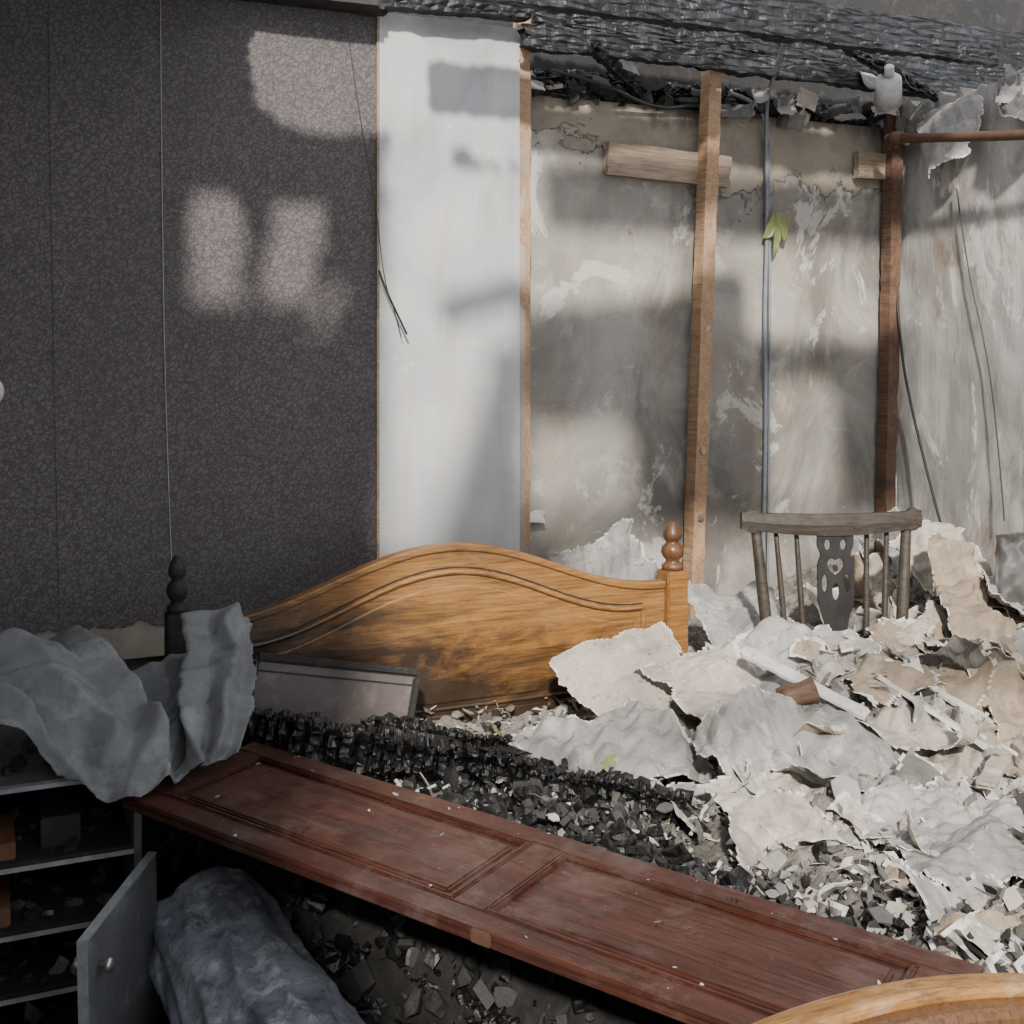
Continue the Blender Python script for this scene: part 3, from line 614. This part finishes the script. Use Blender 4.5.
for i in range(61):
    u=i/60*2-1; x=u*.280; hh=.026+.008*(1-u*u)+(.008 if abs(u)>.86 else 0); zc=.985-.012*(1-abs(u)**2); y=.03-.03*(1-u*u)
    if abs(u)>.965: hh*=.8
    top=zc+hh; bot=zc-hh*.9
    R0.append([bm.verts.new((x,y-.010,bot)),bm.verts.new((x,y-.015,(top+bot)/2)),bm.verts.new((x,y-.011,top)),bm.verts.new((x,y+.011,top)),bm.verts.new((x,y+.012,bot))])
for a,b in zip(R0,R0[1:]):
    for q in range(5): bm.faces.new((a[q],a[(q+1)%5],b[(q+1)%5],b[q]))
bm.faces.new(R0[0]);bm.faces.new(R0[-1][::-1]); bmesh.ops.recalc_face_normals(bm,faces=bm.faces); o=obj("top_rail",bm,M_chairw,ch)
bm=bmesh.new(); d={}; cs2=.0018
def inside(x,z):
    a=abs(x); t=(z-.46)/.51
    half=.056-.010*math.exp(-((z-.885)/.018)**2)-.022*sm(.76,.66,z)
    if a>half: return False
    hz=(z-.845)/.026; hx=x/.026                       # heart
    if (hx*hx+hz*hz-.75)**3-hx*hx*hz**3<0: 
        return ((a)/.007)**2+((z-.845)/.010)**2<1
    if ((a-.024)/.010)**2+((z-.915)/.016)**2<1: return False
    if ((a-.034)/.009)**2+((z-.80)/.026)**2<1: return False
    if (a/.011)**2+((z-.775)/.026)**2<1: return False
    return True
for i in range(-34,34):
    for j in range(int(.51/cs2)):
        x=(i+.5)*cs2; z=.46+(j+.5)*cs2
        if not inside(x,z): continue
        q=[]
        for a,b in ((i,j),(i+1,j),(i+1,j+1),(i,j+1)):
            if (a,b) not in d: d[a,b]=bm.verts.new((a*cs2,-.02+(b*cs2)*.04,.46+b*cs2))
            q.append(d[a,b])
        bm.faces.new(q)
o=obj("splat",bm,M_chaird,ch); s_=o.modifiers.new("s",'SOLIDIFY'); s_.thickness=.008; s_.offset=0

# ---------------------------------------------------------------- pipes, cables, fittings
pp=empty("rusty_pipe"); tube("pipe",[(1.52,-.08,2.30),(1.56,-.5,2.24),(1.60,-1.0,2.18)],.018,M_rust,pp); 
k=lathe("pipe_collar",[(.0,-.03),(.022,-.03),(.028,0),(.022,.03),(0,.03)],M_rust,pp,(1.525,-.12,2.295)); k.rotation_euler=(RD(90),0,0)
lf=empty("light_fitting",(1.47,-.14,2.47),(RD(35),RD(-35),0))
lathe("shade",[(.0,.06),(.03,.06),(.046,.045),(.052,-.06),(.048,-.06),(.042,.03),(.0,.035)],M_wht,lf); lathe("lamp_holder",[(.0,.058),(.02,.058),(.018,.10),(.0,.10)],M_wht,lf)
tube("conduit_cable",[(.955,-.2,2.58),(1.02,-.02,2.46),(1.07,.07,2.36),(1.085,.078,2.0),(1.07,.078,1.6),(1.08,.078,1.2),(1.06,.078,.6)],.008,M_cable)
tube("conduit_cable.001",[(1.09,.078,2.30),(1.10,.078,1.7),(1.085,.078,.6)],.005,M_cable)
tube("conduit_cable.002",[(.88,.03,2.44),(.98,.05,2.43),(1.06,.06,2.38),(1.09,.07,2.26)],.007,M_cable)
tube("roof_cable",[(.1,-.1,2.42),(.35,.0,2.42),(.6,.08,2.36),(.8,.06,2.40),(1.06,.06,2.37)],.006,M_bcable)
tube("loose_wire",[(-.57,-.02,2.5),(-.53,-.03,2.2),(-.48,-.03,1.95),(-.455,-.03,1.72),(-.42,-.04,1.62),(-.40,-.04,1.54)],.0014,M_bcable)
tube("loose_wire.001",[(-.47,-.03,1.75),(-.46,-.05,1.70),(-.40,-.05,1.58),(-.385,-.05,1.55)],.0035,M_bcable)
tube("loose_wire.002",[(1.66,.05,1.9),(1.65,.0,1.5),(1.67,-.05,1.25),(1.63,-.2,.95),(1.55,-.35,.8)],.005,M_bcable)
tube("loose_wire.003",[(1.695,-.25,2.1),(1.695,-.3,1.8),(1.69,-.4,1.5),(1.69,-.45,1.2),(1.67,-.5,.9)],.0025,M_bcable)
for i,z in enumerate((1.95,1.58,1.14,.9,2.4)):
    x=.715+(z-.2)/2.38*.085; box("screw_plate" if i==0 else f"screw_plate.{i:03d}",x-.010,x+.012,-.005,.012,z-.012,z+.012,M_metal,bev=.004)
e=empty("light_switch",(-1.60,0,1.385)); lathe("cover",[(.0,0),(.045,0),(.045,.012),(.038,.02),(.0,.02)],M_wht,e).rotation_euler=(RD(90),0,0)

def leafmesh(name,loc,s,rot,asp=1):
    bm=bmesh.new()
    for k in range(3):
        a=(k-1)*.9; 
        pts=[(0,0),(.25,.18),(.6,.24),(.85,.12),(1,0),(.85,-.12),(.6,-.24),(.25,-.18)]
        R=Matrix.Rotation(a,3,'Z'); bm.faces.new([bm.verts.new(R@Vector((x*s,y*s,abs(y)*s*.4))) for x,y in pts])
    o=obj(name,bm,M_leaf,None,False,loc,rot); o.scale=(1,asp,1); return o
leafmesh("weed_seedling",(-.30,-1.20,.55),.035,(.5,0,-1)); leafmesh("weed_seedling.001",(-.47,-.95,.57),.03,(.9,0,1)); leafmesh("weed_seedling.002",(.62,-1.5,.52),.035,(.6,0,2))
leafmesh("ivy_leaf",(1.12,.07,2.02),.17,(RD(90),RD(95),0),.40); leafmesh("ivy_leaf.001",(.075,.08,1.46),.06,(RD(90),RD(80),0),.5)

rnd=random.Random(4); bm=bmesh.new()
for k in range(420):
    s=rnd.uniform(.012,.07)
    add_chip(bm,rnd,Vector((rnd.uniform(.08,1.65),rnd.uniform(.07,.27),2.395+rnd.uniform(-.01,.06))),s,Euler((rnd.gauss(0,.6),rnd.gauss(0,.6),rnd.uniform(0,3))).to_matrix(),.5,rnd.choices((0,1,2,3),(14,.5,1,.2))[0])
obj("masonry_rubble",bm,[M_blk,M_pb,M_dkg,M_pw])
sb=bmesh.new()
for k in range(12):
    x=rnd.uniform(.9,1.66); s=rnd.uniform(.08,.18); sd=rnd.random()*50
    grid_sheet(sb,patch_fn((x,rnd.uniform(-.02,.08),2.41+rnd.uniform(-.05,.05)),s,s*.6,(RD(90)+rnd.gauss(0,.5),rnd.gauss(0,.5),rnd.gauss(0,.5)),rnd.gauss(0,1.5)),24,16,s,s*.6,s*.08,2.5,.14,rnd.choice((0,1,3,3)),sd)
for k in range(8):
    y=rnd.uniform(-.9,0); s=rnd.uniform(.12,.26); sd=rnd.random()*50
    grid_sheet(sb,patch_fn((1.64,y,2.38+rnd.uniform(-.08,.08)),s,s*.8,(RD(90),rnd.gauss(0,.4),RD(90)+rnd.gauss(0,.4)),rnd.gauss(0,1.5)),28,22,s,s*.8,s*.08,2,.14,rnd.choice((0,1,3,3)),sd)
for (x,y,z,s) in ((.42,.0,2.50,.16),(.33,-.03,2.56,.12),(.10,.03,2.40,.10),(1.45,-.1,2.5,.16),(.11,.06,.93,.10)):
    grid_sheet(sb,patch_fn((x,y,z),s,s*.5,(RD(60),.1,.2),.6),24,14,s,s*.5,s*.06,2,.12,1 if z>1 else 2,x*33)
o=obj("torn_paper_scraps",sb,[M_pb,M_pg,M_pw,M_pd]); s_=o.modifiers.new("s",'SOLIDIFY'); s_.thickness=.003

# ---------------------------------------------------------------- light
sl=bpy.data.lights.new("sun","SUN"); sl.energy=7.6; sl.angle=RD(3.2); sl.color=(1,.94,.85)
so=link(bpy.data.objects.new("sun",sl)); so.rotation_euler=SUN.to_track_quat('-Z','Y').to_euler()
wd=bpy.data.worlds.new("sky"); scene.world=wd; wd.use_nodes=True; bg=wd.node_tree.nodes["Background"]; bg.inputs[0].default_value=(.94,.95,1,1); bg.inputs[1].default_value=1.75

cam=bpy.data.cameras.new("camera"); co=link(bpy.data.objects.new("camera",cam))
co.location=(-1.623,-3.646,1.5); co.rotation_euler=(math.pi/2,0,RD(-24)); cam.lens=42.19; cam.shift_y=-.158; cam.clip_start=.05
scene.camera=co
